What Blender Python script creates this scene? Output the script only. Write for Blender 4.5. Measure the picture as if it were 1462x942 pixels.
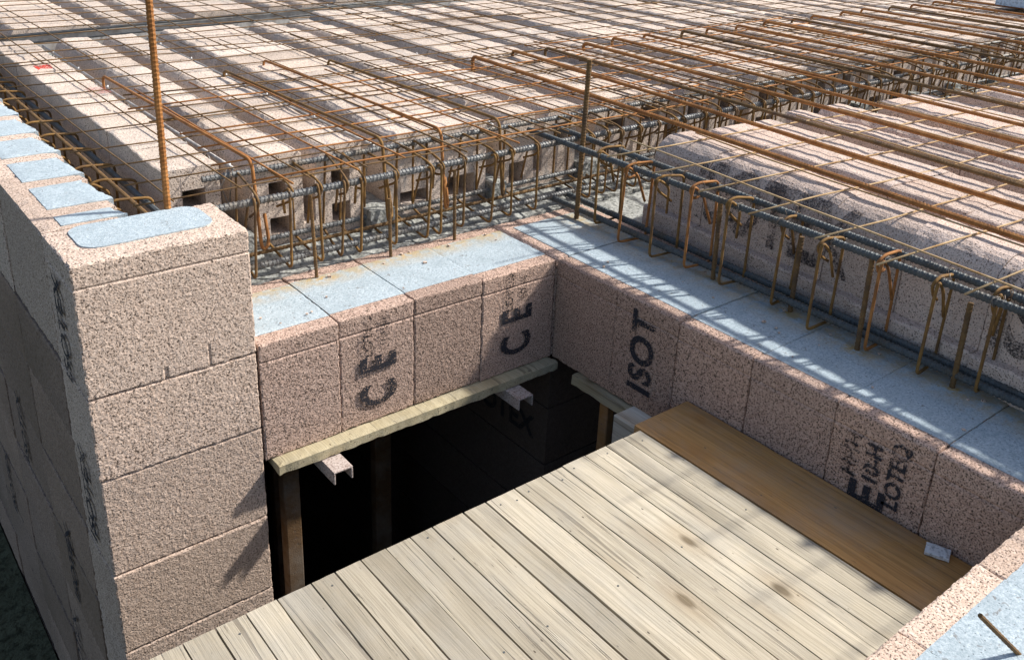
import bpy, bmesh, math, random
import numpy as np
from mathutils import Vector, Matrix, Euler
R = math.radians
random.seed(7); rng = np.random.default_rng(7)
for o in list(bpy.data.objects): bpy.data.objects.remove(o)
scn = bpy.context.scene
COL = scn.collection

# ------------------------------------------------------------------ camera, sky, sun, exposure
cam = bpy.data.cameras.new('camera'); camo = bpy.data.objects.new('camera', cam); COL.objects.link(camo)
RIGHT = Vector((0.78136348, -0.62280255, 0.03985093))
UP = Vector((0.20097035, 0.31156209, 0.92873031))
BACK = Vector((-0.59083164, -0.71766709, 0.36860809))
mw = Matrix((RIGHT, UP, BACK)).transposed().to_4x4(); mw.translation = Vector((-1.91036, -2.08418, 1.20668))
camo.matrix_world = mw
cam.sensor_width = 36; cam.lens = 1331.89 / 1462 * 36; cam.shift_y = (332.07 - 471) / 1462
cam.clip_start = 0.05; cam.clip_end = 400
scn.camera = camo
SUN = Vector((0.69, -0.258, 0.676)).normalized()
w = bpy.data.worlds.new('World'); scn.world = w; w.use_nodes = True
wn = w.node_tree.nodes; wl = w.node_tree.links
sky = wn.new('ShaderNodeTexSky'); sky.sky_type = 'NISHITA'; sky.sun_disc = False; sky.dust_density = 2.6; sky.air_density = 1.0; sky.ozone_density = .6
sky.sun_elevation = math.asin(SUN.z); sky.sun_rotation = math.atan2(SUN.x, SUN.y)
wl.new(sky.outputs[0], wn['Background'].inputs[0]); wn['Background'].inputs[1].default_value = 0.135
sl = bpy.data.lights.new('sun', 'SUN'); sl.energy = 4.7; sl.angle = R(2.0); sl.color = (1, 0.96, 0.90)
so = bpy.data.objects.new('sun', sl); COL.objects.link(so); so.rotation_euler = SUN.to_track_quat('Z', 'Y').to_euler()
so.location = (4, -3, 6)
scn.view_settings.view_transform = 'Standard'; scn.view_settings.look = 'None'
scn.view_settings.exposure = 0.38; scn.view_settings.gamma = 1
scn.render.engine = 'CYCLES'

# ------------------------------------------------------------------ materials
class N:
    def __init__(s, name):
        s.m = bpy.data.materials.new(name); s.m.use_nodes = True
        s.t = s.m.node_tree; s.b = s.t.nodes['Principled BSDF']
        s.tc = s.t.nodes.new('ShaderNodeTexCoord'); s.oi = s.t.nodes.new('ShaderNodeObjectInfo')
        a = s.t.nodes.new('ShaderNodeVectorMath'); a.operation = 'MULTIPLY_ADD'
        c = s.t.nodes.new('ShaderNodeCombineXYZ')
        for i in range(3): s.t.links.new(s.oi.outputs['Random'], c.inputs[i])
        s.t.links.new(c.outputs[0], a.inputs[0]); a.inputs[1].default_value = (13.1, 7.7, 5.3)
        s.t.links.new(s.tc.outputs['Object'], a.inputs[2]); s.co = a.outputs[0]
    def L(s, a, b): s.t.links.new(a, b)
    def map(s, sc):
        n = s.t.nodes.new('ShaderNodeMapping'); n.inputs['Scale'].default_value = sc; s.L(s.co, n.inputs[0]); return n.outputs[0]
    def noise(s, sc, det=2, co=None, dist=0, rough=.5):
        n = s.t.nodes.new('ShaderNodeTexNoise'); n.inputs['Scale'].default_value = sc; n.inputs['Detail'].default_value = det
        n.inputs['Distortion'].default_value = dist; n.inputs['Roughness'].default_value = rough
        s.L(co or s.co, n.inputs['Vector']); return n.outputs['Fac']
    def vor(s, sc, co=None, out='Distance', rnd=1):
        n = s.t.nodes.new('ShaderNodeTexVoronoi'); n.inputs['Scale'].default_value = sc; n.inputs['Randomness'].default_value = rnd
        s.L(co or s.co, n.inputs['Vector']); return n.outputs[out]
    def ramp(s, x, a, b, ca=(0, 0, 0, 1), cb=(1, 1, 1, 1)):
        n = s.t.nodes.new('ShaderNodeValToRGB'); n.color_ramp.elements[0].position = a; n.color_ramp.elements[1].position = b
        n.color_ramp.elements[0].color = ca; n.color_ramp.elements[1].color = cb; s.L(x, n.inputs[0]); return n.outputs[0]
    def mix(s, f, a, b, mode='MIX'):
        n = s.t.nodes.new('ShaderNodeMix'); n.data_type = 'RGBA'; n.blend_type = mode
        for sock, v in ((n.inputs[0], f), (n.inputs[6], a), (n.inputs[7], b)):
            if isinstance(v, bpy.types.NodeSocket): s.L(v, sock)
            elif isinstance(v, (int, float)): sock.default_value = v
            else: sock.default_value = (*v[:3], 1)
        return n.outputs[2]
    def math(s, op, a, b=0.0):
        n = s.t.nodes.new('ShaderNodeMath'); n.operation = op
        for i, v in enumerate((a, b)):
            if isinstance(v, bpy.types.NodeSocket): s.L(v, n.inputs[i])
            else: n.inputs[i].default_value = v
        return n.outputs[0]
    def bump(s, h, strength, dist):
        n = s.t.nodes.new('ShaderNodeBump'); n.inputs['Strength'].default_value = strength; n.inputs['Distance'].default_value = dist
        s.L(h, n.inputs['Height']); s.L(n.outputs[0], s.b.inputs['Normal'])
    def fin(s, col, rough=.9, spec=.2, metal=0):
        if isinstance(col, bpy.types.NodeSocket): s.L(col, s.b.inputs['Base Color'])
        else: s.b.inputs['Base Color'].default_value = (*col, 1)
        s.b.inputs['Roughness'].default_value = rough; s.b.inputs['Specular IOR Level'].default_value = spec
        s.b.inputs['Metallic'].default_value = metal; return s.m

def wood_concrete(name, light, dark, pit=.30, var=.25, mud=0.0, cem=0.0):
    n = N(name)
    wob = n.noise(60, 2)
    cv = n.t.nodes.new('ShaderNodeVectorMath'); cv.operation = 'MULTIPLY_ADD'
    n.L(wob, cv.inputs[0]); cv.inputs[1].default_value = (.012, .012, .012); n.L(n.co, cv.inputs[2])
    chip = n.vor(150, cv.outputs[0], 'Color'); chipv = n.math('MULTIPLY', n.ramp(chip, 0, 1), 1)
    chip2 = n.vor(330, cv.outputs[0], 'Color')
    c = n.mix(chipv, dark, light)
    c = n.mix(.35, c, n.mix(n.ramp(chip2, 0, 1), dark, light))
    big = n.noise(6, 3); c = n.mix(n.math('MULTIPLY', n.ramp(big, .35, .7), var), c, [x * .62 for x in light])
    rv = n.math('MULTIPLY_ADD', n.oi.outputs['Random'], .30); rv.node.inputs[2].default_value = .84
    c = n.mix(1.0, c, rv, 'MULTIPLY')
    rh = n.math('FRACT', n.math('MULTIPLY', n.oi.outputs['Random'], 7.31)); c = n.mix(n.math('MULTIPLY', rh, .35), c, n.mix(1.0, c, (1.0, .90, .80), 'MULTIPLY'))
    if cem:
        cm = n.noise(7, 5, n.map((1.6, .7, 1)), dist=1.0, rough=.65); c = n.mix(n.math('MULTIPLY', n.ramp(cm, .56, .70), cem), c, (.30, .31, .32))
    pits = n.noise(225, 3, rough=.6); pf = n.ramp(pits, pit + .05, pit + .14)
    c = n.mix(pf, (.085, .06, .045), c)
    if mud:
        st = n.noise(2.2, 4, n.map((1, .25, .55)), dist=.6)
        c = n.mix(n.math('MULTIPLY', n.ramp(st, .42, .62), mud), c, (.17, .125, .09))
    h = n.math('ADD', n.math('MULTIPLY', pits, 1.0), n.math('MULTIPLY', n.vor(150, cv.outputs[0]), .6))
    n.bump(h, .45, .0038)
    return n.fin(c, .95, .1)
M_WC = wood_concrete('wood_concrete', (.75, .605, .505), (.42, .31, .24), pit=.325)
M_WCP = wood_concrete('pink_wood_concrete', (.66, .49, .40), (.32, .215, .17), pit=.345)
M_WCS = wood_concrete('pale_wood_concrete', (.75, .645, .555), (.46, .375, .31), pit=.31, var=.4, cem=.6)
M_WCR = wood_concrete('skewed_panel_wood_concrete', (.74, .61, .53), (.45, .35, .295), pit=.31, var=.35, cem=.25)
M_WC_SHADE = wood_concrete('shaded_wood_concrete', (.15, .12, .105), (.08, .062, .055))  # block colour darkened to paint in the deep shade of the room below
M_WCM = wood_concrete('muddy_wood_concrete', (.46, .35, .28), (.23, .16, .125), mud=.6)
def foam():
    n = N('blue_grey_foam')
    c = n.mix(n.ramp(n.noise(170, 3, rough=.7), .3, .7), (.25, .315, .35), (.54, .61, .645))
    c = n.mix(n.math('MULTIPLY', n.ramp(n.noise(12, 5, rough=.65), .42, .7), .7), c, (.31, .37, .40))
    c = n.mix(n.ramp(n.vor(90), .10, .16), (.16, .19, .21), c)
    c = n.mix(n.ramp(n.noise(55, 3, dist=1.5), .30, .36), (.24, .25, .25), c)
    at = n.t.nodes.new('ShaderNodeAttribute'); at.attribute_name = 'stain'
    sf = n.math('MULTIPLY', at.outputs['Fac'], n.ramp(n.noise(30, 5, rough=.7), .38, .58))
    c = n.mix(sf, c, (.50, .30, .06))
    g = n.math('MULTIPLY', at.outputs['Fac'], n.ramp(n.noise(14, 5, rough=.65), .40, .58)); c = n.mix(n.math('MULTIPLY', g, .65), c, (.36, .34, .26))
    n.bump(n.noise(260, 4, rough=.7), .6, .003)
    return n.fin(c, .9, .1)
M_FOAM = foam()
def wood(name, a, b, crack=.5, knots=True, rough=.8, dark=(.09, .07, .05), dirt=.35, ks=6.5):
    n = N(name)
    wv = n.noise(3.0, 2, n.map((1, .35, 1))); warp = n.t.nodes.new('ShaderNodeVectorMath'); warp.operation = 'MULTIPLY_ADD'
    n.L(wv, warp.inputs[0]); warp.inputs[1].default_value = (.05, 0, 0); n.L(n.map((1, .022, 1)), warp.inputs[2])
    g = n.noise(230, 5, warp.outputs[0], rough=.6); g2 = n.noise(70, 4, warp.outputs[0], rough=.55)
    c = n.mix(n.ramp(g2, .22, .78), a, b)
    c = n.mix(n.math('MULTIPLY', n.ramp(g, .40, .54, (1, 1, 1, 1), (0, 0, 0, 1)), .38), c, [x * .5 for x in a])
    c = n.mix(n.math('MULTIPLY', n.ramp(n.noise(8, 4, n.map((1, .3, 1))), .45, .68), .6), c, [x * .66 for x in a])
    rv = n.math('MULTIPLY_ADD', n.oi.outputs['Random'], .42); rv.node.inputs[2].default_value = .78
    c = n.mix(1.0, c, rv, 'MULTIPLY')
    ck = n.noise(85, 4, warp.outputs[0], rough=.5); cf = n.ramp(ck, .615, .64)
    c = n.mix(n.math('MULTIPLY', cf, crack), c, dark)
    sp = n.vor(30, n.map((1, .45, 1))); c = n.mix(n.ramp(sp, .04, .065), dark, c)
    c = n.mix(n.math('MULTIPLY', n.ramp(n.noise(130, 3, n.map((1, .12, 1)), rough=.7), .66, .72), .55), c, dark)
    c = n.mix(n.math('MULTIPLY', n.ramp(n.noise(5, 5, rough=.7), .45, .7), dirt), c, (.33, .32, .29))
    if knots:
        k = n.vor(ks, n.map((1, .45, 1))); kf = n.ramp(k, .05, .10)
        c = n.mix(kf, [x * .33 for x in a], c)
        c = n.mix(n.math('MULTIPLY', n.ramp(k, .12, .3), 1), n.mix(.35, c, (a[0] * .72, a[1] * .58, a[2] * .42)), c)
    h = n.math('SUBTRACT', g, n.math('MULTIPLY', cf, 1.5)); n.bump(h, .5, .003)
    return n.fin(c, rough, .25)
M_PLANK = wood('weathered_plank', (.41, .355, .26), (.52, .46, .355))
M_BROWN = wood('brown_board', (.48, .24, .075), (.66, .37, .135), crack=.25, rough=.6, dirt=.3, ks=11)
M_TIMB = wood('yellow_timber', (.35, .295, .18), (.46, .41, .285))
M_GREYT = wood('grey_timber', (.45, .42, .36), (.60, .57, .50))
M_POST = wood('orange_prop_timber', (.27, .14, .05), (.36, .20, .08))
M_POST_SHADE = wood('shaded_prop_timber', (.13, .075, .035), (.18, .11, .055))  # prop timber with the shade under the floor put into its colour
def rust(name, a, b, c3, metal=.0, rough=.8):
    n = N(name)
    c = n.mix(n.ramp(n.noise(45, 4), .35, .65), a, b)
    c = n.mix(n.ramp(n.noise(14, 3), .5, .72), c, c3)
    n.bump(n.noise(420, 2), .35, .001)
    return n.fin(c, rough, .3, metal)
M_ORANGE = rust('orange_rust', (.29, .115, .03), (.40, .18, .055), (.20, .085, .03))
M_BROWNR = rust('brown_rust', (.13, .075, .03), (.20, .115, .045), (.095, .06, .035))
M_OCHRE = rust('ochre_rust', (.17, .09, .028), (.26, .145, .042), (.11, .062, .028))
M_TAN = rust('tan_rust', (.42, .28, .14), (.50, .36, .20), (.34, .19, .07))
M_STEEL = rust('grey_steel', (.13, .135, .135), (.19, .19, .185), (.16, .13, .095), .35, .55)
M_DSTEEL = rust('dark_steel', (.075, .085, .09), (.11, .12, .12), (.10, .085, .065), .3, .6)
M_TIE = rust('tie_wire_steel', (.20, .17, .14), (.30, .26, .22), (.24, .13, .06), .2, .6)
M_ZINC = rust('zinc_bar', (.30, .29, .28), (.42, .41, .40), (.22, .19, .17), .3, .5)
def simple(name, a, b, sc, rough=.9, bs=.4, bd=.003):
    n = N(name); c = n.mix(n.noise(sc, 4), a, b); c = n.mix(n.ramp(n.noise(sc * 5, 3), .35, .5), [x * .6 for x in a], c)
    n.bump(n.noise(sc * 4, 4), bs, bd); return n.fin(c, rough, .2)
M_CONC = simple('rough_concrete', (.26, .265, .24), (.42, .425, .40), 14, bs=.9, bd=.01)
M_SOIL = simple('dark_soil', (.05, .055, .03), (.10, .10, .06), 6, bs=1, bd=.03)
M_WHITE = simple('white_offcut', (.66, .67, .66), (.78, .78, .76), 30)
M_PAINTED = simple('scuffed_paint', (.36, .27, .23), (.58, .52, .48), 40)
M_BOARD = simple('pale_blue_board', (.46, .58, .70), (.52, .63, .74), 8)
def ink(name, col, lo, hi):
    n = N(name); tr = n.t.nodes.new('ShaderNodeBsdfTransparent'); ms = n.t.nodes.new('ShaderNodeMixShader')
    big = n.math('MULTIPLY', n.math('SUBTRACT', n.noise(16, 2), .5), .35); f = n.ramp(n.math('ADD', n.noise(170, 3, rough=.65), big), lo, hi)
    n.L(f, ms.inputs[0]); n.L(tr.outputs[0], ms.inputs[1]); n.L(n.b.outputs[0], ms.inputs[2])
    n.L(ms.outputs[0], n.t.nodes['Material Output'].inputs[0]); n.fin(col, .8, .1); return n.m
M_INK = ink('black_stamp_ink', (.035, .035, .042), .38, .47)
M_INKW = ink('worn_stamp_ink', (.03, .028, .03), .45, .55)
M_SMUDGE = ink('smudged_stamp_ink', (.06, .05, .05), .40, .66)
M_RED = ink('red_paint', (.62, .045, .03), .44, .56)
M_PINK = ink('faded_red_paint', (.50, .16, .15), .48, .68)

# ------------------------------------------------------------------ helpers
def link(o, parent=None):
    COL.objects.link(o)
    if parent: o.parent = parent
    return o
def tag(o, label=None, cat=None, group=None, kind=None):
    for k, v in (('label', label), ('category', cat), ('group', group), ('kind', kind)):
        if v: o[k] = v
    return o
def thing(name, label, cat, loc=(0, 0, 0), group=None, rz=0):
    o = bpy.data.objects.new(name, None); o.location = loc; o.rotation_euler = (0, 0, rz); o.empty_display_size = .1
    link(o); return tag(o, label, cat, group, 'thing')
def mesh(name, v, f, mat, smooth=False):
    me = bpy.data.meshes.new(name); me.from_pydata([tuple(map(float, p)) for p in v], [], [tuple(map(int, q)) for q in f]); me.update()
    if mat: me.materials.append(mat)
    if smooth: me.polygons.foreach_set('use_smooth', [True] * len(me.polygons))
    return me
def wloc(p):
    t = np.zeros(3)
    while p is not None: t = t + np.array(p.location); p = p.parent
    return t
def obj(name, v, f, mat, parent=None, local=False, smooth=False):
    """mesh object from world coordinates (or the parent's own frame with local=True)"""
    v = np.asarray(v, float)
    if parent is not None and not local: v = v - wloc(parent)
    return link(bpy.data.objects.new(name, mesh(name, v, f, mat, smooth)), parent)
def inst(name, me, parent=None, loc=(0, 0, 0), rot=(0, 0, 0), sc=(1, 1, 1)):
    o = bpy.data.objects.new(name, me); o.location = loc; o.rotation_euler = rot; o.scale = sc
    return link(o, parent)
def vnoise(p, cell, seed=0):
    """vectorised 3-D value noise, 0..1"""
    q = np.asarray(p) / cell + seed * 17.3; i = np.floor(q).astype(np.int64); f = q - i; f = f * f * (3 - 2 * f); out = 0
    for dx in (0, 1):
        for dy in (0, 1):
            for dz in (0, 1):
                h = ((i[:, 0] + dx) * 374761393 + (i[:, 1] + dy) * 668265263 + (i[:, 2] + dz) * 2147483647 + seed * 974711) & 0xffffffff
                h = ((h ^ (h >> 13)) * 1274126177) & 0xffffffff; h = (h ^ (h >> 16)) & 0xffff
                out = out + h / 65535.0 * (f[:, 0] if dx else 1 - f[:, 0]) * (f[:, 1] if dy else 1 - f[:, 1]) * (f[:, 2] if dz else 1 - f[:, 2])
    return out
def ax(a, b, step):
    return np.linspace(a, b, max(2, int(math.ceil((b - a) / step)) + 1))
def rbox(xs, ys, zs, amp=.0022, chip=.004, grooves=(), seed=0, eb=.0012):
    """box on a surface lattice, roughened like wood-concrete; grooves = list of (z, depth, face axis sign)"""
    xs, ys, zs = map(np.asarray, (xs, ys, zs)); nx, ny, nz = len(xs), len(ys), len(zs)
    idx = -np.ones((nx, ny, nz), int); I, J, K = np.meshgrid(range(nx), range(ny), range(nz), indexing='ij')
    ex = (I == 0) | (I == nx - 1); ey = (J == 0) | (J == ny - 1); ez = (K == 0) | (K == nz - 1)
    s = ex | ey | ez; idx[s] = np.arange(s.sum())
    P = np.stack([xs[I[s]], ys[J[s]], zs[K[s]]], 1)
    nrm = np.stack([np.where(I[s] == 0, -1, np.where(I[s] == nx - 1, 1, 0)), np.where(J[s] == 0, -1, np.where(J[s] == ny - 1, 1, 0)), np.where(K[s] == 0, -1, np.where(K[s] == nz - 1, 1, 0))], 1).astype(float)
    cnt = np.abs(nrm).sum(1)
    d = amp * ((vnoise(P, .009, seed + 1) * .4 + vnoise(P, .0052, seed + 2) * .7) - .55) * 1.6
    d -= np.where(cnt > 1, eb + chip * np.clip(vnoise(P, .013, seed + 3) - .25, 0, 1), 0)
    Q = P + nrm * d[:, None]
    for z, dep, axis in grooves:
        m = (np.abs(P[:, 2] - z) < .0032) & (np.abs(nrm[:, axis]) > 0)
        Q[m] -= nrm[m] * dep * np.eye(3)[axis]
    F = []
    def grid(A):
        a = A[:-1, :-1].ravel(); b = A[1:, :-1].ravel(); c = A[1:, 1:].ravel(); e = A[:-1, 1:].ravel()
        return np.stack([a, b, c, e], 1)
    F += [grid(idx[0])[:, ::-1] * 1, grid(idx[-1])]
    F += [grid(idx[:, 0]), grid(idx[:, -1])[:, ::-1]]
    F += [grid(idx[:, :, 0])[:, ::-1], grid(idx[:, :, -1])]
    return Q, np.concatenate(F)
def box(x0, x1, y0, y1, z0, z1, bev=0.0):
    if not bev:
        v = [(x, y, z) for x in (x0, x1) for y in (y0, y1) for z in (z0, z1)]
        return v, [(0, 1, 3, 2), (4, 6, 7, 5), (0, 4, 5, 1), (2, 3, 7, 6), (0, 2, 6, 4), (1, 5, 7, 3)]
    b = bev; v = []; f = []
    bm = bmesh.new(); bmesh.ops.create_cube(bm, size=1)
    for q in bm.verts: q.co = Vector(((x0 + x1) / 2 + q.co.x * (x1 - x0), (y0 + y1) / 2 + q.co.y * (y1 - y0), (z0 + z1) / 2 + q.co.z * (z1 - z0)))
    bmesh.ops.bevel(bm, geom=bm.edges[:], offset=b, segments=1, affect='EDGES')
    bm.verts.ensure_lookup_table(); v = [tuple(q.co) for q in bm.verts]; f = [tuple(q.index for q in g.verts) for g in bm.faces]; bm.free()
    return v, f
def fillet(pts, r, n=5):
    pts = [Vector(p) for p in pts]; out = [pts[0]]
    for i in range(1, len(pts) - 1):
        a, b, c = pts[i - 1], pts[i], pts[i + 1]; u = (a - b); w_ = (c - b)
        rr = min(r, u.length * .48, w_.length * .48); p = b + u.normalized() * rr; q = b + w_.normalized() * rr
        for k in range(n + 1):
            t = k / n; out.append(p * (1 - t) ** 2 + b * 2 * t * (1 - t) + q * t * t)
    out.append(pts[-1]); return out
def tube(pts, r, sides=6, rib=0, pitch=.010, step=.0028):
    pts = [Vector(p) for p in pts]
    if rib:
        res = []
        for a, b in zip(pts, pts[1:]):
            m = max(1, int((b - a).length / step)); res += [a.lerp(b, k / m) for k in range(m)]
        pts = res + [pts[-1]]
    n = len(pts); v = []; f = []; s = 0
    t0 = (pts[1] - pts[0]).normalized(); u = t0.orthogonal().normalized()
    for i, p in enumerate(pts):
        t = (pts[min(i + 1, n - 1)] - pts[max(i - 1, 0)]).normalized(); u = (u - t * u.dot(t)).normalized(); w_ = t.cross(u)
        if i: s += (p - pts[i - 1]).length
        for k in range(sides):
            an = 2 * math.pi * k / sides; rr = r
            if rib:
                ph = (s / pitch + (an / (2 * math.pi)) * .9) % 1; rr = r * (1 + rib * (1 if ph < .42 else -0.35))
            v.append(p + (u * math.cos(an) + w_ * math.sin(an)) * rr)
    for i in range(n - 1):
        for k in range(sides):
            a = i * sides + k; b = i * sides + (k + 1) % sides; f.append((a, b, b + sides, a + sides))
    f.append(tuple(range(sides))[::-1]); f.append(tuple((n - 1) * sides + k for k in range(sides)))
    return v, f
def bar(name, pts, r, mat, parent=None, rib=0, sides=6, pitch=.010, step=.0028, local=False):
    v, f = tube(pts, r, sides, rib, pitch, step); return obj(name, v, f, mat, parent, local=local, smooth=not rib)
def text_mesh(s, size):
    cu = bpy.data.curves.new('lettering', 'FONT'); cu.body = s; cu.size = size; cu.align_x = 'CENTER'; cu.align_y = 'CENTER'; cu.offset = size * .03
    o = bpy.data.objects.new('lettering', cu); COL.objects.link(o); dg = bpy.context.evaluated_depsgraph_get()
    me = bpy.data.meshes.new_from_object(o.evaluated_get(dg)); bpy.data.objects.remove(o)
    v = [tuple(q.co) for q in me.vertices]; f = [tuple(p.vertices) for p in me.polygons]; bpy.data.meshes.remove(me); return np.array(v), f
def stamp(s, size, origin, rd, up, mat, parent, local=False):
    v, f = text_mesh(s, size); rd, up, origin = np.array(rd, float), np.array(up, float), np.array(origin, float)
    return obj('stamped_lettering', origin + v[:, :1] * rd + v[:, 1:2] * up, f, mat, parent, local)
def set_stain(o, fn):
    me = o.data; at = me.attributes.new('stain', 'FLOAT', 'POINT'); co = np.zeros(len(me.vertices) * 3); me.vertices.foreach_get('co', co)
    co = co.reshape(-1, 3) + wloc(o.parent); at.data.foreach_set('value', fn(co).astype(float))
ORD = ['first', 'second', 'third', 'fourth', 'fifth', 'sixth', 'seventh', 'eighth', 'ninth', 'tenth', 'eleventh', 'twelfth', 'thirteenth', 'fourteenth', 'fifteenth', 'sixteenth', 'seventeenth', 'eighteenth', 'nineteenth', 'twentieth']

# ------------------------------------------------------------------ ground
tag(obj('ground', *box(-60, 60, -60, 60, -3.4, -3.0), M_SOIL), kind='structure')
bk, bf = rbox(ax(-30, -1.475, 1.2), ax(-25, 25, 1.2), [-3.2, -1.775], .0, 0)
bk[:, 2] += np.where(bk[:, 2] > -2, (vnoise(bk, 1.7, 3) - .5) * .12 * (bk[:, 0] < -1.6), 0)
tag(obj('earth_bank', bk, bf, M_SOIL), kind='structure')

# ------------------------------------------------------------------ tall wall with its end pier
ZC = [.33, -.02, -.253, -.545, -.80, -1.05, -1.30, -1.55, -1.80, -2.2, -2.6, -3.0]
YC = [-.0, .25, .72, 1.22, 1.72, 2.22, 2.72, 3.3]
wall = thing('block_wall', 'tall wood-concrete block wall with blue foam cores and a square end beside the stair opening', 'wall', (-1.26, .0, -3.0))
G = .0012; ENDB = []; WB = {}
for k in range(len(ZC) - 1):
    z1, z0 = ZC[k], ZC[k + 1]; fine = k < 5
    # end block: full wall thickness
    xs = ax(-1.47, -1.047, .005 if fine else .03); zs = ax(z0 + G, z1 - G, .005 if fine else .03)
    ys = np.concatenate([[0, .006], ax(.02, .24, .02)])
    gv = [(z1 - .06, .003, 1), (z1 - .06, .003, 0)] if k == 0 else []
    v, f = rbox(xs, ys, zs, .0013 if fine else .002, .004, gv, seed=k, eb=.0006)
    if k == 0:   # two short saw cuts rising from the lower edge
        for xc, zt in ((-1.283, .012), (-1.172, .045)):
            m = (np.abs(v[:, 0] - xc) < .0032) & (v[:, 2] < zt) & (v[:, 1] < .005); v[m, 1] += .004
    v[:, 0] += random.uniform(-.0015, .0015); v[:, 1] += random.uniform(-.002, .002)
    eb_ = obj('block', v, f, M_WC, wall); ENDB.append(eb_)
    for j in range(1, len(YC) - 1):
        y0, y1 = YC[j] - (.008 if j == 1 else 0), YC[j + 1]
        inner = -1.272 if k == 0 else -1.05
        v, f = rbox(ax(-1.47, inner, .03), ax(y0 + G * 2, y1 - G * 2, .012 if j < 3 else .03), ax(z0 + G, z1 - G, .012 if fine else .04), .0022, .004, seed=40 + k * 9 + j)
        v[:, 0] += random.uniform(-.003, .003)
        if k == 0:   # saw-tooth inner edge where the inner half of the block was cut away
            m = v[:, 0] > inner - .02
            v[m, 0] += .014 - .034 * ((v[m, 1] - .34) / .255 % 1) + .008 * (vnoise(v[m], .03, 5) - .5)
        WB[(j, k)] = obj('block', v, f, M_WC if (k < 1) else M_WCM, wall)
# foam cores: rounded one in the end block, then one every 255 mm
def rounded_slab(x0, x1, y0, y1, z0, z1, r, n=6, step=0.0):
    pts = []
    for cx, cy, a0 in ((x1 - r, y1 - r, 0), (x0 + r, y1 - r, 90), (x0 + r, y0 + r, 180), (x1 - r, y0 + r, 270)):
        for k in range(n + 1):
            a = R(a0 + 90 * k / n); pts.append((cx + r * math.cos(a), cy + r * math.sin(a)))
    m = len(pts); v = [(x, y, z0) for x, y in pts] + [(x, y, z1) for x, y in pts]
    return v, [tuple(range(m))[::-1], tuple(range(m, 2 * m))] + [(i, (i + 1) % m, (i + 1) % m + m, i + m) for i in range(m)]
o = obj('foam_core', *rounded_slab(-1.418, -1.095, .075, .238, .28, .332, .045), M_FOAM, ENDB[0])
fy = [(.262, .335)] + [(.395 + .255 * k, .59 + .255 * k) for k in range(11)]
for a, b in fy:
    v, f = rbox(ax(-1.418, -1.268, .02), ax(a, b, .015), [.24, .3325], .0012, .002, seed=int(a * 100))
    m = v[:, 0] > -1.29; v[m, 0] += .016 - .03 * ((v[m, 1] - a) / (b - a)) + .012 * (vnoise(v[m], .02, 8) - .5)
    jj = min(j for j in range(1, 7) if YC[j + 1] > (a + b) / 2) if (a + b) / 2 < 3.3 else 6
    obj('foam_core', v, f, M_FOAM, WB[(jj, 0)])
for (y, z, s) in ((.125, .12, .085), (.125, -.36, .085), (.5, -.85, .085), (.98, -.62, .08), (1.5, -1.15, .085), (.62, -1.28, .085)):
    kk = next(k for k in range(len(ZC) - 1) if ZC[k + 1] <= z); jj = 0 if y < .25 else next(j for j in range(1, 7) if YC[j + 1] > y)
    stamp('ISOTEX', s, (-1.4765, y, z), (0, 0, 1), (0, 1, 0), M_INK, ENDB[kk] if jj == 0 else WB[(jj, kk)])

# ------------------------------------------------------------------ rims round the opening: blocks standing on edge with foam tops
def rim(name, label, joints, axis, flip=1, depth=.36, top=0.0, mat=M_WCP, loc=(0, 0, -.36), stain=None, bot=-.36):
    root = thing(name, label, 'wall', loc)
    for i, (a, b) in enumerate(zip(joints, joints[1:])):
        lo, hi = min(a, b) + .0007, max(a, b) - .0007
        dz = random.uniform(-.0025, .0025); dd = random.uniform(-.002, .002)
        zs = ax(bot, top, .0055); long = ax(lo, hi, .0055); deep = np.concatenate([[0, .006], ax(.02, depth - .02, .03), [depth]])
        g = [(top - .056, .0035, 1 if axis == 'x' else 0)]
        if axis == 'x': v, f = rbox(long, deep, zs, .0013, .0035, g, eb=.0006, seed=100 + i * 3)
        else: v, f = rbox(deep * flip if flip > 0 else (deep * flip)[::-1], long, zs, .0013, .0035, g, eb=.0006, seed=200 + i * 3)
        off = np.array((0, dd, dz)) if axis == 'x' else np.array((dd, 0, dz))
        base = np.array((0, loc[1], 0)) if axis == 'x' else np.array((loc[0], 0, 0))
        blk = obj('block', v + off + base, f, mat, root)
        s0, s1 = .053, depth - .055
        L2 = ax(lo - .0004, hi + .0004, .01); D2 = ax(s0, s1, .01)
        if axis == 'x': v, f = rbox(L2, D2, [top - .03, top + .002], .0009, .0015, eb=.0005, seed=300 + i)
        else: v, f = rbox(D2 * flip if flip > 0 else (D2 * flip)[::-1], L2, [top - .03, top + .002], .0009, .0015, eb=.0005, seed=300 + i)
        o = obj('foam_core', v + off + base, f, M_FOAM, blk)
        if stain: set_stain(o, stain)
    return root
DOW_B = [(-.711, .293), (-.44, .311), (-.179, .322)]
DOW_R = [(.309, .247), (.31, -.406), (.317, -.689), (.278, -.941), (.294, -1.202)]
def st_back(c):
    s = np.clip((c[:, 1] - .21) / .09, 0, 1) * .7
    for x, y in DOW_B: s = np.maximum(s, 1.3 - np.hypot((c[:, 0] - x) * .55, c[:, 1] - y) / .05)
    return np.clip(s, 0, 1)
def st_right(c):
    s = np.clip((c[:, 0] - .20) / .1, 0, 1) * .5
    for x, y in DOW_R: s = np.maximum(s, 1.2 - np.hypot(c[:, 0] - x, (c[:, 1] - y) * .6) / .04)
    return np.clip(s, 0, 1)
back = rim('opening_rim', 'pink block rim under the bent stirrups, stamped CE twice, butting the tall wall', [-1.043, -.804, -.554, -.302, -.0015], 'x', stain=st_back)
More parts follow.
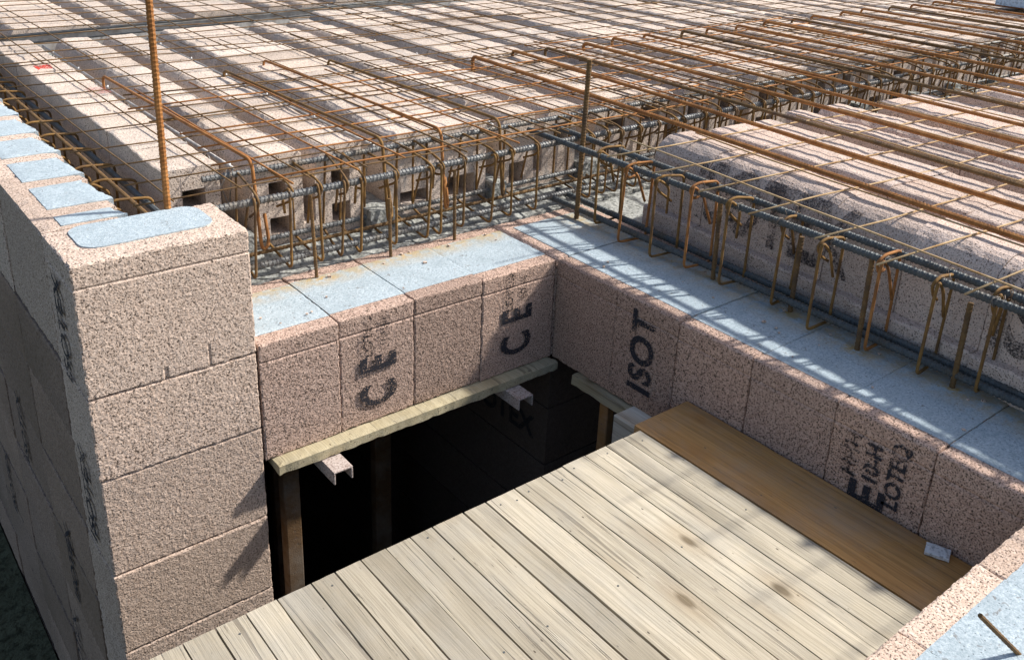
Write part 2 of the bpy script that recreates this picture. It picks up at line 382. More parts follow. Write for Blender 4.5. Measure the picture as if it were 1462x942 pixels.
right = rim('opening_rim', 'shaded block rim stamped ISOT along the brown board', [-.004, -.285, -.54, -.80, -1.06, -1.32, -1.60, -1.9], 'y', 1, depth=.46, stain=st_right)
o = obj('corner_block', *rbox(ax(.001, .44, .012), ax(.0015, .36, .012), ax(-.36, -.001, .012), .0015, .004, seed=77), M_WCP, right)
o = obj('foam_core', *rbox(ax(.055, .40, .01), ax(.0, .30, .01), [-.03, .0025], .0008, .0015, seed=78), M_FOAM, right); set_stain(o, st_right)
near = rim('opening_rim', 'pale block rim with broad blue foam top and a cut bar leaning over it', [-2.0, -1.7, -1.42, -1.14, -.862, -.574, -.29, -.003], 'x', depth=.46, loc=(0, -2.015, -.36), mat=M_WC)
# the near rim's opening side is its far edge: mirror it about its own middle so the narrow strip faces the opening
for c in near.children_recursive:
    co = np.zeros(len(c.data.vertices) * 3); c.data.vertices.foreach_get('co', co); co = co.reshape(-1, 3)
    co[:, 1] = .46 - co[:, 1]; c.data.vertices.foreach_set('co', co.ravel()); c.data.flip_normals(); c.data.update()
bb_ = [c for c in back.children if c.name.startswith('block')]; rb_ = [c for c in right.children if c.name.startswith('block')]
for (x, zc, ze, p) in ((-.675, -.268, -.165, bb_[1]), (-.155, -.262, -.155, bb_[3])):
    for t, z in (('C', zc), ('E', ze)): stamp(t, .165, (x, -.0045, z), (0, 0, .66), (-1, 0, 0), M_INK, p)
    stamp('10-H', .042, (x + .02, -.0045, -.065), (0, 0, 1), (-1, 0, 0), M_INKW, p)
    stamp('LOTEQ', .042, (x - .04, -.0045, -.07), (0, 0, 1), (-1, 0, 0), M_INKW, p)
for t, z in (('I', -.285), ('S', -.235), ('O', -.155), ('T', -.065)): stamp(t, .128, (-.0045, -.415, z), (0, 0, .95), (0, 1, 0), M_INK, rb_[1])
stamp('CE', .13, (-.0045, -1.185, -.255), (0, 0, 1), (0, 1, 0), M_INK, rb_[4])
for dy, t in ((.062, 'HHH'), (.003, '10-H'), (-.058, 'LOTEQ')):
    stamp(t, .056, (-.0045, -1.185 + dy, -.115), (0, 0, 1), (0, 1, 0), M_INKW if dy > .05 else M_INK, rb_[4])

cr = []
for i in range(34):
    if i < 16: p = (random.uniform(-1.0, -.05), random.uniform(.06, .33), .003)
    else: p = (random.uniform(.06, .33), random.uniform(-1.5, -.05), .003)
    r0 = random.uniform(.002, .0055); v, f = box(-r0, r0 * random.uniform(.6, 1.4), -r0, r0 * random.uniform(.5, 1.2), 0, r0 * random.uniform(.6, 1.2)); a = random.uniform(0, 6)
    v = [(p[0] + x * math.cos(a) - y * math.sin(a), p[1] + x * math.sin(a) + y * math.cos(a), p[2] + z) for x, y, z in v]; cr.append((v, f))
vv = []; ff = []
for v, f in cr: ff += [tuple(q + len(vv) for q in t) for t in f]; vv += v
tag(obj('block_crumbs', vv, ff, M_WC), 'loose crumbs of block scattered on the foam tops', 'debris', kind='stuff')
# ledge behind the back rim and supporting walls under the floor
v, f = rbox(ax(-1.045, 7.2, .03), ax(.361, .60, .02), [-.14, .004], .008, .004, seed=5)
v[:, 2] += np.where(v[:, 2] > -.05, np.clip((v[:, 1] - .40) / .12, 0, 1) * .03, 0)
tag(obj('concrete_ledge', v, f, M_CONC), kind='structure')
v, f = rbox(ax(.441, 7.2, .03), ax(.02, .3595, .02), [-.14, -.008], .005, .004, seed=6)
tag(obj('concrete_ledge', v, f, M_CONC), kind='structure')
def low_wall(label, x0, x1, y0, y1, z0=-3.0, z1=-.142, mat=M_WC_SHADE):
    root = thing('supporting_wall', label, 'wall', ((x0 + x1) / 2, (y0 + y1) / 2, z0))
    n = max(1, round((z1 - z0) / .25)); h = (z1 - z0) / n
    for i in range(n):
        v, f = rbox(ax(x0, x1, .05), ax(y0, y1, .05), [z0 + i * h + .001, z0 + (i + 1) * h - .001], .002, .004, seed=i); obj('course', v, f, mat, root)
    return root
pier = low_wall('dark block pier under the inner corner, stamped ISOTEX', .03, .43, .03, 3.2, z1=-.362, mat=M_WC_SHADE)
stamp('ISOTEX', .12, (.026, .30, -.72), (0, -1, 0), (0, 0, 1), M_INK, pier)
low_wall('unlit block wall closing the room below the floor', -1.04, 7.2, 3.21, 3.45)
low_wall('unseen outer block wall added to keep sun out under the far side of the floor', 7.21, 7.5, -2.6, 6.2)  # out of view, added so sunlight stays out from under the floor
low_wall('unseen outer block wall added to keep sun out below the skewed floor panels', .47, 7.2, -2.6, -2.3)  # out of view, added to block sun coming in below these panels
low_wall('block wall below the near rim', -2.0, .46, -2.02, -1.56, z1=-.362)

# ------------------------------------------------------------------ floor panels: rows of hollow wood-concrete blocks, concrete rib and girder bar between
BL = .25; HZ = .335
def block_mesh(name, xs, top, hole, mat, L=BL - .002, zb=0.0, cells=None, seed=0, amp=.004):
    """floor block: column strips along x with height top[i]; cells[i] = open cells of column i (end blocks only)"""
    v = []; f = []; ny = 7; ys = [L * k / ny for k in range(ny + 1)]
    def q(*p):
        i = len(v); v.extend(p); f.append(tuple(range(i, i + len(p))))
    n = len(xs)
    for i in range(n - 1):
        a, b, ta, tb = xs[i], xs[i + 1], top[i], top[i + 1]
        for y0, y1 in zip(ys, ys[1:]): q((a, y0, ta), (b, y0, tb), (b, y1, tb), (a, y1, ta))
        q((a, 0, zb), (a, L, zb), (b, L, zb), (b, 0, zb))
        cc = cells[i] if cells else []
        edges = [zb] + [z for c in cc for z in c] + [None]
        for k in range(0, len(edges), 2):
            z0, z1 = edges[k], edges[k + 1]; za, zb2 = (ta, tb) if z1 is None else (z1, z1)
            q((a, 0, z0), (b, 0, z0), (b, 0, zb2), (a, 0, za)); q((a, L, z0), (a, L, za), (b, L, zb2), (b, L, z0))
        for c0, c1 in cc:
            q((a, 0, c0), (a, L, c0), (b, L, c0), (b, 0, c0)); q((a, 0, c1), (b, 0, c1), (b, L, c1), (a, L, c1))
            if i == 0 or (c0, c1) not in cells[i - 1]: q((a, 0, c0), (a, 0, c1), (a, L, c1), (a, L, c0))
            if i == n - 2 or (c0, c1) not in cells[i + 1]: q((b, 0, c0), (b, L, c0), (b, L, c1), (b, 0, c1))
    for y0, y1 in zip(ys, ys[1:]):
        q((xs[0], y0, zb), (xs[0], y0, top[0]), (xs[0], y1, top[0]), (xs[0], y1, zb)); q((xs[-1], y0, zb), (xs[-1], y1, zb), (xs[-1], y1, top[-1]), (xs[-1], y0, top[-1]))
    P = np.array(v, float); d = np.stack([vnoise(P, .034, seed * 5 + k + 1) - .5 for k in range(3)], 1) * amp * 2; d[:, 1] *= .6; d[:, 2] *= np.where(P[:, 2] > .05, .8, 0)
    return mesh(name, P + d, f, mat)
def steep(x, a, b): return HZ - b * (1 - math.sqrt(max(0, 1 - (1 - x / a) ** 2))) if x < a else HZ
def rnd(x, r): return HZ - (r - math.sqrt(max(0, r * r - (r - x) ** 2))) if x < r else HZ
def prof_wide(wd, rr=.05):
    xs = [0, .004, .010, .018, .03, .04, .05, .055, .17, .2, wd - .2, wd - .17, wd - .05, wd - .012, wd]
    xs = sorted(set(round(x, 4) for x in xs)); top = [min(steep(x + .003, rr, rr * 2.6), rnd(wd - x + .006, .02)) for x in xs]
    hole = [(.055 <= xs[i] and xs[i + 1] <= .17 + 1e-6) or (wd - .17 - 1e-6 <= xs[i] and xs[i + 1] <= wd - .05 + 1e-6) for i in range(len(xs) - 1)]
    return xs, top, hole
def prof_double(wd, h=.172, rr=.055):
    one = [0, .004, .010, .018, .03, .042, .055, .125, h - .03, h - .008, h]; xs = one + [h + .0005, wd - h - .0005] + [wd - h + x for x in one]
    t1 = [min(steep(x + .003, rr, rr * 2.4), rnd(h - x + .006, .02)) for x in one]; top = t1 + [.09, .09] + t1
    hole = [False] * (len(xs) - 1)
    for i in range(len(xs) - 1):
        m = (xs[i] + xs[i + 1]) / 2; hole[i] = .054 < m < .125 or wd - h + .054 < m < wd - h + .125
    return xs, top, hole
def prof_valley(wd):
    xs = [0, .006, .08, .095, .105, .115, .13, .145, .155, .165, .18, .20, .222, .246, wd - .006, wd]
    def tp(x):
        if x < .006 or x > wd - .004: return HZ - .006
        if x <= .08: return HZ
        if x <= .145: return max(.12, HZ - .215 * ((x - .08) / .065) ** 1.6)
        return min(HZ, .13 + .205 * math.sqrt(max(0, 1 - max(0, 1 - (x - .145) / .101) ** 2)))
    return xs, [tp(x) for x in xs], [False] * (len(xs) - 1)
def prof_half():
    xs = [-.02, -.016, .0145, .015, .017, .022, .031, .044, .06, .077, .095, .18, .186, .188]
    def tp(x):
        if x < .0148: return .085 if x > -.018 else .078
        return .245 + .09 * math.sqrt(max(0, 1 - (1 - min(1, (x - .015) / .08)) ** 2)) if x < .182 else HZ - .004
    return xs, [tp(x) for x in xs], [False] * (len(xs) - 1)
DW, WW, RW = .388, .425, .332
PROF = {'wide': (prof_wide(WW), M_WCS), 'double': (prof_double(DW), M_WCS), 'single': ((lambda p: (p[0][:11], p[1][:11], p[2][:10]))(prof_double(DW, rr=.006)), M_WCS),
        'rwide': (prof_wide(RW, .02), M_WCR), 'valley': (prof_valley(RW), M_WCR), 'half': (prof_half(), M_WCR)}
ME = {k: [block_mesh('floor_block', *p, m, seed=31 * q + i) for q in range(5)] for i, (k, (p, m)) in enumerate(PROF.items())}
def front_block(kind, seed):
    """end block of a row: open cells of uneven size, some of them plugged"""
    (xs, top, hole), m = PROF[kind]; rr = random.Random(seed); cells = []; cur = []
    for i, hl in enumerate(hole):
        if not hl: cur = []
        elif not cur:
            for z0, z1 in ((.06, .14), (.185, .265)):
                if rr.random() < .62: cur.append((round(z0 + rr.uniform(-.01, .02), 3), round(z1 + rr.uniform(-.03, .008), 3)))
        cells.append(list(cur))
    return block_mesh('floor_block', xs, top, hole, m, cells=cells, seed=seed, amp=.0035)
KIND = {'wide': 'flat-topped', 'double': 'twin-ridged', 'single': 'narrow', 'rwide': 'flat-topped', 'valley': 'grooved', 'half': 'round-shouldered'}
def floor_row(kind, label, x, y0, nblk, wd, group, rz=0, rib=(.445, .535), sgn=1, girder=True, gz=0.0):
    """a row of blocks from y0 along +y (sgn=1) or -y; local frame at (x,y0)"""
    root = thing('floor_panel', label, 'floor panel', (x, y0, 0), group, rz)
    for j in range(nblk):
        yy = j * BL if sgn > 0 else -(j + 1) * BL
        inst('floor_block', front_block(kind, int(abs(x) * 977)) if (j == 0 and sgn > 0 and any(PROF[kind][0][2])) else ME[kind][random.randrange(5)], root, (random.uniform(-.0025, .0025), yy, random.uniform(-.004, .003)), (random.uniform(-.003, .003), random.uniform(-.003, .003), random.uniform(-.004, .004)))
    a, b = rib; L = nblk * BL
    ya, yb = (-.05, L) if sgn > 0 else (-L, .06)
    if rib:
        v, f = rbox(ax(a, b, .03), ax(ya, yb, .04), [.0, .10], .004, .004, seed=int(abs(x) * 50)); obj('concrete_rib', v, f, M_CONC, root, local=True)
    if girder:
        c = (a + b) / 2; pts = []; m = int((yb - ya - .1) / .1)
        gb = bar('girder_bar', [(c, ya + .06, .305 + gz), (c, (ya + yb) / 2, .300 + gz), (c, yb - .03, .305 + gz)], .0065, M_ZINC, root, local=True)
        for sx in (-1, 1):
            zz = [(c + sx * (.006 if k % 2 == 0 else .028), ya + .08 + .1 * k, .299 + gz if k % 2 == 0 else .14) for k in range(m)]
            bar('girder_web', zz, .003, M_ZINC, gb, local=True, sides=4)
        for k in range(0, m, 4):
            yy = ya + .08 + .1 * k; bar('weld_lug', [(c - .004, yy - .008, .311 + gz), (c + .003, yy + .008, .312 + gz)], .0038, M_WHITE, gb, local=True, sides=5)
    return root
PITCH = .4925; X0 = -.8165; YF = .54
ybeam = lambda x: 2.78 + .17 * (x + 1)
r = floor_row('single', 'narrow hollow-block floor panel with a red paint mark, along the tall wall', -1.075, YF, 9, .18, 'hollow-block floor panels behind the stirrups', rib=(.183, .256))
v = np.array([(0, 0, 0), (.06, 0, 0), (.065, .09, 0), (.0, .1, 0)])
obj('red_mark', v + np.array((-1.035, 2.07, .3392)), [(0, 1, 2, 3)], M_RED, r)
obj('faded_mark', v * 1.2 + np.array((-.97, 1.55, .3392)), [(0, 1, 2, 3)], M_PINK, r)
for k in range(16):
    x = X0 + .008 + PITCH * k; kind = 'double' if k % 2 == 0 else 'wide'
    n = int((ybeam(x + .2) - YF) / BL); wd = DW if kind == 'double' else WW
    floor_row(kind, f'{KIND[kind]} hollow-block floor panel, {ORD[k]} past the narrow one along the tall wall', x, YF + random.uniform(-.012, .012), min(n, 12), wd,
              'hollow-block floor panels behind the stirrups', rib=(wd + .002, PITCH - .002))
for k in range(-1, 9):
    x = X0 + PITCH * k - .12; y0 = ybeam(x + .2) + .27; wd = DW if k % 2 else WW
    floor_row('wide' if k % 2 == 0 else 'double', f'hollow-block floor panel beyond the cross beam, {ORD[k + 1]} counted from the tall wall', x, y0, 9, wd, 'floor panels beyond the cross beam', rib=(wd + .002, PITCH - .002))
SK = R(-4.3); rx = lambda xp, yp: (.465 + xp * math.cos(SK) - yp * math.sin(SK), -.02 + xp * math.sin(SK) + yp * math.cos(SK))
def skew_row(kind, xp, label, rib, ys=0.07):
    px, py = rx(xp, ys); return floor_row(kind, label, px, py, 9, .34, 'skewed floor panels beside the shaded rim', rz=SK, rib=rib, sgn=-1, gz=-.11)
h = skew_row('half', .0, 'round-shouldered floor panel stamped with big black letters, beside the stirrups of the shaded rim', (.19, .271))
for k in range(13):
    kind = 'rwide' if k % 2 == 0 else 'valley'
    skew_row(kind, .274 + .4945 * k - (.018 if k % 2 else 0), f'{KIND[kind]} skewed floor panel, {ORD[k]} behind the round-shouldered one', (RW + .002, .474 if k % 2 == 0 else .508), ys=.07 + .05 * math.sin(k * 1.7))
# big letters wrapped over the round shoulder of the first skewed panel
pxs, pts_, _ = prof_half(); prof = [(.011, .09)] + [(x - .003, t + .003) for x, t in zip(pxs, pts_) if .0148 < x < .15]
arc = [0]
for a, b in zip(prof, prof[1:]): arc.append(arc[-1] + math.hypot(b[0] - a[0], b[1] - a[1]))
def wrap(t): return float(np.interp(t, arc, [p[0] for p in prof])), float(np.interp(t, arc, [p[1] for p in prof]))
for rep in range(2):
    tv, tf = text_mesh('ISOTEX', .29); bm = bmesh.new(); vs = [bm.verts.new(p) for p in tv]
    for q in tf:
        try: bm.faces.new([vs[i] for i in q])
        except ValueError: pass
    bmesh.ops.triangulate(bm, faces=bm.faces[:])
    for _ in range(3): bmesh.ops.subdivide_edges(bm, edges=[e for e in bm.edges if e.calc_length() > .02], cuts=1)
    bmesh.ops.triangulate(bm, faces=bm.faces[:]); bm.verts.ensure_lookup_table()
    out = []
    for q in bm.verts:
        x, z = wrap(np.clip(.118 + q.co.y, 0, arc[-1])); out.append((x, -.52 - rep * 1.05 - q.co.x * .64, z))
    ff = [tuple(x.index for x in g.verts) for g in bm.faces]; bm.free()
    obj('stamped_lettering', out, ff, M_SMUDGE, h, local=True)
# cross beam
cb = thing('cross_beam', 'grey concrete cross beam with long bars between two fields of floor panels', 'beam', (-1.0, ybeam(-1) + .02, 0), rz=math.atan(.155))
v, f = rbox(ax(-.3, 8.0, .05), ax(.03, .2, .03), [0, .22], .006, .004, seed=9); obj('beam_core', v, f, M_CONC, cb, local=True)
for y, z in ((.03, .31), (.2, .32), (.10, .335)): bar('bar', [(-.3, y, z), (3, y, z - .006), (8, y, z)], .006, M_STEEL, cb, local=True)
obj('edge_strip', *box(-.3, 8, .215, .222, .0, .315), M_ZINC, cb, local=True)

# ------------------------------------------------------------------ plank deck, board, joists
deck = thing('plank_deck', 'weathered plank deck covering the stair opening', 'deck', (-.9, -1.1, -.256))
seams = [-1.99, -1.90, -1.80, -1.72, -1.64, -1.565, -1.50, -1.435, -1.371, -1.303, -1.225, -1.169, -1.106, -1.041, -.977, -.917, -.83, -.761, -.673, -.587, -.517, -.438, -.362, -.298, -.231]
for i, (a, b) in enumerate(zip(seams, seams[1:])):
    gap = .0014 if abs(b + .761) > .01 else .004
    ye = -1.552 if b > -2.1 else -1.6
    ya = -.634 + random.uniform(-.001, .001); dz = random.uniform(-.0008, .0008)
    bx_, bf_ = rbox(ax(a + gap * random.uniform(.4, 1.2), b - gap, .02), ax(ye, ya, .035), [-.256, -.226 + dz], .0004, .0006, seed=500 + i, eb=.0003)
    bx_[:, 0] += (vnoise(bx_ * np.array((0, 1, 0)), .3, i) - .5) * .002
    pk = obj('plank', bx_, bf_, M_PLANK, deck)
    for yy in (ya - .035, -1.02 + random.uniform(-.01, .01)):
        for fx in ((.28, .74) if b - a > .07 else (.5,)):
            if random.random() < .62: continue
            cx = a + (b - a) * (fx + random.uniform(-.08, .08)); cy = yy + random.uniform(-.01, .01); z = -.2258 + dz
            ring = [(cx + .0024 * math.cos(t * math.pi / 4), cy + .0024 * math.sin(t * math.pi / 4)) for t in range(8)]
            obj('nail_head', [(p, q, z - .004) for p, q in ring] + [(p, q, z + .0006) for p, q in ring], [tuple(range(8, 16))] + [(t, (t + 1) % 8, (t + 1) % 8 + 8, t + 8) for t in range(8)], M_DSTEEL, pk)
bb = tag(obj('brown_board', *(lambda q: (q[0], q[1]))(rbox(ax(-.228, -.007, .02), ax(-1.551, -.607, .04), [-.2555, -.2245], .0006, .0012, seed=600)), M_BROWN), 'smooth brown board lying between the pale planks and the shaded rim', 'board')
jo = tag(obj('timber_joist', *box(-.2, -.115, -1.5, -.5, -.37, -.2575, .004), M_GREYT), 'grey timber joist poking out below the deck corner', 'joist')
tag(obj('timber_joist', *box(-1.5, -1.415, -1.5, -.72, -.37, -.2575, .004), M_GREYT), 'timber joist hidden below the deck beside the tall wall', 'joist')
for (x, y, l) in ((-.158, -1.40, 'timber post carrying the grey joist at the near rim'), (-.158, -.75, 'timber post carrying the grey joist below the deck corner'), (-1.458, -1.2, 'timber post carrying the hidden joist')):
    tag(obj('timber_post', *box(x - .03, x + .03, y - .03, y + .03, -3.0, -.3705, .003), M_POST), l, 'post')
v, f = rbox(ax(-.052, -.008, .01), ax(-1.415, -1.358, .01), [-.224, -.2135], .001, .002, seed=3)
v[:, :2] = (v[:, :2] - np.array((-.03, -1.386))) @ np.array(((.92, .38), (-.38, .92))) + np.array((-.036, -1.386))
tag(obj('white_offcut', v, f, M_WHITE), 'small white offcut lying on the brown board', 'offcut')
# planks, posts and brackets below the rims
v, f = rbox(ax(-1.025, .0, .02), ax(-.046, .10, .02), [-.394, -.3625], .0015, .004, seed=31)
v[:, 2] += .006 * (vnoise(v * np.array((1, 0, 0)), .2, 2) - .5) * (v[:, 2] < -.38)
tag(obj('support_plank', v, f, M_TIMB), 'mossy yellow plank propped under the rim stamped CE', 'plank')
v, f = rbox(ax(-.022, .12, .02), ax(-.60, -.13, .03), [-.402, -.3625], .0015, .004, seed=32)
tag(obj('support_plank', v, f, M_TIMB), 'yellow plank propped under the rim stamped ISOT', 'plank')
def channel(label, x, y, z):
    t = thing('steel_bracket', label, 'bracket', (x, y, z))
    obj('web', *box(-.03, .03, -.085, .25, -.005, 0, .001), M_PAINTED, t, local=True)
    for s in (-1, 1): obj('flange', *box(s * .0275 - .0025, s * .0275 + .0025, -.085, .25, -.04, -.0065, .001), M_PAINTED, t, local=True)
channel('scuffed steel channel under the plank end beside the tall wall', -.865, -.03, -.3965)
channel('scuffed steel channel under the plank close to the inner corner', -.20, -.03, -.3965)
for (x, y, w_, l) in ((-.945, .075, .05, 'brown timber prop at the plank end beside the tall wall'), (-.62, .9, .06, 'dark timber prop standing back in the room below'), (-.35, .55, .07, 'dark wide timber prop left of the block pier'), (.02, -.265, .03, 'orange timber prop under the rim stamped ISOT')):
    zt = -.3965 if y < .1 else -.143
    tag(obj('timber_prop', *box(x - w_ / 2, x + w_ / 2, y - .02, y + .02, -3.0, zt, .003), M_POST_SHADE if y > .05 else M_POST), l, 'prop')

# ------------------------------------------------------------------ reinforcement
def stirrup_pts(w0, w1, z0, z1, off=0):
    """closed hoop with two hooked tails at the w0 top corner; returns (along, across, z)"""
    g = random.Random(off); u = lambda a: g.uniform(-a, a); ts = 1.3 if w0 > .3 else 1; e1, e2 = g.uniform(.6, 1.25) * ts, g.uniform(.5, 1.15) * ts
    p = [(u(.01), w0 + .06 * e1 + u(.012), z1 - .105 * e1), (0, w0 + .052 + u(.008), z1 - .03), (0, w0 + .002, z1 + .004), (0, w0 - .004, z1 - .03), (0, w0 + u(.004), z0), (.003, w1 + u(.004), z0 + u(.004)), (.006, w1, z1 + u(.006)), (.010, w0 + .03, z1 + .008), (.012, w0 - .006, z1 - .008), (.014, w0 + .022, z1 - .045), (.016 + u(.012), w0 + .075 * e2, z1 - .075 * e2 + u(.01))]
    return fillet(p, .02, 4)
def tie_mesh(r0):
    """twisted tie wire wrapped round a bar that runs along local y"""
    pts = [(math.cos(t) * r0, .004 * math.sin(t * 2.3), math.sin(t) * r0) for t in np.linspace(0, 4 * math.pi, 22)]
    pts += [(r0 + .006, .004, .006), (r0 + .013, -.002, .013), (r0 + .016, .006, .021)]
    v, f = tube(pts, .0011, 4); return mesh('tie_wire', v, f, M_TIE, True)
def to_x(pts): return [(a, b, c) for a, b, c in pts]
def to_y(pts): return [(b, -a, c) for a, b, c in pts]
# cage along the back rim (runs on between the two panel fields)
cage = thing('stirrup_cage', 'long reinforcement cage with rusty stirrups lying along the rim stamped CE', 'rebar cage', (-.95, .43, .0))
for nm, y, z, r_, m in (('TF', .352, .262, .0105, M_STEEL), ('TR', .515, .298, .009, M_STEEL), ('BF', .385, .043, .010, M_STEEL), ('BM', .455, .052, .006, M_BROWNR), ('BR', .515, .066, .0085, M_STEEL)):
    x0 = -1.0 + random.uniform(0, .04)
    bar('long_bar', [(x0, y, z), (.6, y + .004, z + .004), (2.6, y, z)], r_, m, cage, rib=.15, sides=10, pitch=.0135)
    bar('long_bar', [(2.1, y + .02, z + .002), (4.5, y + .02, z), (7.1, y + .02, z)], r_, m, cage)
ST_B = []
for q in range(6):
    v, f = tube([(a, b - .43, c + max(0, b - .36) * .16) for a, b, c in stirrup_pts(.337, .53, .026, .277, q)], .0042, 6); ST_B.append(mesh('stirrup', v, f, (M_OCHRE, M_OCHRE, M_BROWNR)[q % 3], True))
TIE = tie_mesh(.0135); x = -.885
while x < 7:
    if not (.24 < x < .40):
        inst('stirrup', random.choice(ST_B), cage, (x + .95, random.uniform(-.007, .007), random.uniform(-.003, .004)), (random.uniform(-.03, .03), random.uniform(-.05, .05), random.uniform(-.16, .16)))
        if x < 1.6 and random.random() < .8: inst('tie_wire', TIE, cage, (x + .955, .352 - .43, .263), (0, random.uniform(-1, 1), math.pi / 2))
        if x < 1.6 and random.random() < .6: inst('tie_wire', TIE, cage, (x + .955, .515 - .43, .298), (0, random.uniform(-1, 1), math.pi / 2))
    x += (.09 if x < 2 else .13) * random.uniform(.7, 1.3)
# cage along the shaded rim
rc = thing('stirrup_cage', 'reinforcement cage of dark ribbed bars and hooked stirrups along the shaded rim', 'rebar cage', (.268, .3, .0))
xr = lambda y: .395 + .030 * y
for (xa, xb), z, r_, y1 in (((.292, .280), .274, .0098, .52), ((xr(.5) - .012, xr(-2) - .012), .278, .0098, .50), ((.318, .305), .036, .0105, .40), ((xr(.4) - .014, xr(-2) - .014), .038, .0105, .45)):
    bar('long_bar', [(xa, y1, z), (xa * .45 + xb * .55, -.8, z + .002), (xb, -2.1, z)], r_, M_DSTEEL, rc, rib=.14, sides=10, pitch=.0135)
ST_R = []
for q in range(5):
    v, f = tube([(b - .268, a - .3, c) for a, b, c in stirrup_pts(.268, .388, .022, .289, 20 + q)], .0045, 6); ST_R.append(mesh('stirrup', v, f, M_ORANGE if q == 2 else M_OCHRE, True))
for y in (.12, -.036, -.19, -.334, -.477, -.638, -.797, -.965, -1.113, -1.257, -1.40, -1.55, -1.7, -1.85):
    inst('stirrup', random.choice(ST_R), rc, (0, y, 0), (random.uniform(-.05, .05), random.uniform(-.04, .04), random.uniform(-.2, .1)), ((xr(y) - .268) / .12, 1, 1))
    fx = .292 - .012 * (.52 - y) / 2.6
    for xx, zz in ((fx, .275), (xr(y) - .012, .279)):
        inst('tie_wire', TIE, rc, (xx - .268, y - .3 + random.uniform(-.01, .01), zz), (0, random.uniform(-1.5, 1.0), random.uniform(-.3, .3)))
# cage along the tall wall
lc = thing('stirrup_cage', 'reinforcement cage in the gap between the tall wall and the narrow floor panel', 'rebar cage', (-1.17, .5, .0))
for x, z, r_, m in ((-1.222, .25, .009, M_DSTEEL), (-1.125, .25, .009, M_DSTEEL), (-1.222, .05, .008, M_DSTEEL), (-1.125, .05, .008, M_DSTEEL), (-1.17, .268, .006, M_BROWNR)):
    bar('long_bar', [(x, .275, z), (x, 1.5, z + .004), (x, 2.75, z)], r_, m, lc, rib=.08, sides=8, pitch=.011, step=.0035)
v, f = tube([(b + 1.14 - 1.14, a - .0, c) for a, b, c in stirrup_pts(-.066, .068, .03, .268, 3)], .0045, 6)
ST_L = mesh('stirrup', v, f, M_OCHRE, True)
for k in range(13):
    inst('stirrup', ST_L, lc, (0, -.16 + .19 * k + random.uniform(-.02, .02), 0), (random.uniform(-.06, .06), random.uniform(-.04, .04), random.uniform(-.15, .15)))
# dowels
def dowel(label, a, b, r_, mat, group=None):
    tag(bar('dowel_bar', [a, b], r_, mat, None, rib=.10, sides=8, pitch=.011), label, 'dowel', group)
dowel('tall rusty ribbed bar standing up from the end of the tall wall', (-1.163, .252, -.1), (-1.158, .222, 1.25), .0088, M_ORANGE)
dowel('tall brown ribbed bar standing at the inner corner of the rims', (.309, .247, -.2), (.30, .223, .591), .0088, M_BROWNR)
for (x, y), (tx, ty, tz), n_ in zip(DOW_B, ((-.725, .30, .27), (-.445, .315, .20), (-.185, .325, .25)), ('beside the tall wall', 'in the middle', 'toward the inner corner')):
    dowel(f'short rusty dowel in the foam of the rim stamped CE, {n_}', (x, y, -.2), (tx, ty, tz), .0055, M_BROWNR, 'short dowels in the rims')
for (x, y), (tx, ty, tz), n_ in zip(DOW_R[1:], ((.30, -.40, .27), (.335, -.675, .235), (.285, -.925, .27), (.315, -1.185, .235)), ('closest to the inner corner', 'second from the inner corner', 'third from the inner corner', 'fourth from the inner corner')):
    dowel(f'short rusty dowel in the foam of the shaded rim, {n_}', (x, y, -.2), (tx, ty, tz), .0072, M_BROWNR, 'short dowels in the rims')
dowel('cut bar leaning out over the foam of the near rim', (-.40, -1.735, -.06), (-.544, -1.663, .10), .0042, M_BROWNR)
# welded mesh sheets
def mesh_sheet(label, x0, x1, y0, y1, z, xs_off, ys_off, sx, sy, r_, mat, rz=0, org=(0, 0), group='rebar mesh sheets on the floor panels', over=.05):
    root = thing('rebar_mesh', label, 'rebar mesh', (*org, z), group, rz)
    def variants(L):
        out = []
        for q in range(4):
            n_ = max(4, int(L / .28)); w1, w2, p1, p2 = random.uniform(.002, .006), random.uniform(.001, .003), random.uniform(0, 6), random.uniform(0, 6)
            pts = [(L * k / n_, w1 * math.sin(p1 + k * .9) + w2 * math.sin(p2 + k * 2.1), .0012 * math.sin(p2 + k * 1.7)) for k in range(n_ + 1)]
            v, f = tube(pts, r_, 5); out.append(mesh('bar', v, f, mat if q else (M_BROWNR if mat is M_ORANGE else mat), True))
        return out
    mx = variants(x1 - x0); my = variants(y1 - y0)
    y = ys_off
    while y <= y1 + 1e-6:
        if y >= y0: inst('bar', random.choice(mx), root, (x0 + random.uniform(-.03, .03), y + random.uniform(-.008, .008), 0), (random.uniform(0, 6), 0, random.uniform(-.009, .009)))
        y += sy
    x = xs_off
    while x <= x1 + 1e-6:
        if x >= x0: inst('bar', random.choice(my), root, (x + random.uniform(-.008, .008), y0 + random.uniform(-.03, .03), r_ * 2), (0, 0, math.pi / 2 + random.uniform(-.009, .009)))
        x += sx
    return root
ZM = HZ + .007
mesh_sheet('bright orange welded mesh lapping onto the stirrups of the rim stamped CE', -.93, 1.22, .20, 1.50, ZM + .010, -.83, .275, .197, .19, .0032, M_ORANGE)
mesh_sheet('weathered brown welded mesh along the tall wall', -1.23, .95, .24, 2.35, ZM, -1.15, .265, .197, .19, .0025, M_BROWNR)
mesh_sheet('weathered brown welded mesh over the middle floor panels', .85, 3.0, .35, 2.5, ZM, .92, .42, .2, .2, .0026, M_BROWNR)
mesh_sheet('brown welded mesh over the far floor panels', 2.9, 5.1, .35, 2.5, ZM, 3.0, .45, .2, .2, .0028, M_BROWNR)
mesh_sheet('brown welded mesh at the farthest end of the floor', 5.0, 7.0, .35, 2.5, ZM, 5.1, .45, .2, .2, .0028, M_BROWNR)
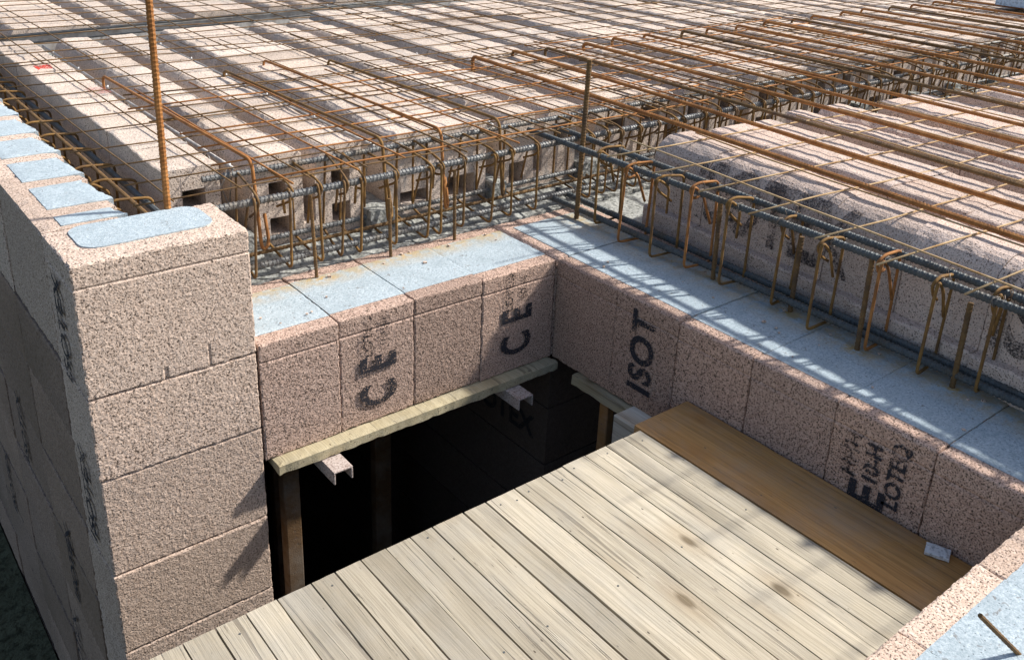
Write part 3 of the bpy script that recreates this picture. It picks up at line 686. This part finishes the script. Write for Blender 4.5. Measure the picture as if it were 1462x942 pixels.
mesh_sheet('brown welded mesh lapping across the cross beam beside the tall wall', -1.3, .9, 2.1, 4.2, ZM + .007, -1.2, 2.2, .2, .2, .0028, M_BROWNR)
mesh_sheet('brown welded mesh lapping across the cross beam farther along', .8, 3.0, 2.3, 4.3, ZM + .007, .9, 2.4, .2, .2, .0028, M_BROWNR)
mesh_sheet('orange welded mesh under the hooked bars', 1.1, 3.2, .25, 1.6, ZM + .010, 1.2, .32, .2, .2, .0032, M_ORANGE)
o0 = (.465, -.02)
mesh_sheet('thin tan welded mesh over the skewed panels, ends poking over the stirrups', -.29, 2.1, -2.0, .02, ZM, -.13, -1.86, .265, .2015, .0029, M_TAN, SK, o0)
mesh_sheet('thin tan welded mesh over the farther skewed panels', 2.0, 4.4, -2.0, .05, ZM + .002, 2.15, -1.80, .28, .2015, .0029, M_TAN, SK, o0)
mesh_sheet('thin tan welded mesh at the far end of the skewed panels', 4.3, 6.5, -2.0, .05, ZM + .002, 4.4, -1.80, .28, .2015, .0029, M_TAN, SK, o0)
# heavy hooked bars over the corner
hx = [.79, 1.06, 1.26, 1.53, 1.80, 2.06, 2.36, 2.58, 2.85, 3.15, 3.45, 3.70, 4.05, 4.35, 4.68, 5.0, 5.35, 5.7]
for i, xx in enumerate(hx):
    xx = -1.91 + (xx + 1.91) * .957
    y1 = 1.40 + .035 * i * .2 + random.uniform(-.03, .03); L = y1 + 2.0; sk = .066 + random.uniform(-.006, .006); z = .362 + random.uniform(-.002, .003)
    p = fillet([(xx, y1, z - .11), (xx, y1 + .01, z), (xx - sk * L * .5, y1 - L * .5, z + .004), (xx - sk * L, y1 - L, z)], .03, 4)
    b_ = bar('hooked_bar', [Vector(q) for q in p], .0075 if i % 3 else .0085, M_ORANGE if i % 4 != 2 else M_BROWNR, None, rib=.09, sides=7, pitch=.011, step=.0036 if i < 6 else .006)
    tag(b_, f'heavy rusty hooked bar over the floor corner, {ORD[i]} from the inner corner of the rims', 'rebar', 'heavy hooked bars over the floor corner')
# bars coming off the floor and bent down into the back cage
for i, xx in enumerate((-.845, -.40, -.17, .08)):
    z = .361; y1 = 1.75 - .12 * (i % 2)
    p = fillet([(xx - .03, y1, z - .07), (xx - .03, y1 + .005, z), (xx, .43, z), (xx + .005, .405, .08), (xx + .05, .45, .075), (xx + .05, .475, .17)], .035, 5)
    tag(bar('bent_bar', p, .0055, M_ORANGE if i % 2 == 0 else M_OCHRE, None, sides=7), f'rusty bar bent down into the long cage, {ORD[i]} from the tall wall', 'rebar', 'bars bent down into the long cage')

# pale blue board lying far off on the mesh
tag(obj('insulation_board', *box(5.25, 6.0, .68, 1.15, .375, .44, .004), M_BOARD), 'pale blue insulation board lying on the mesh at the far side', 'board')
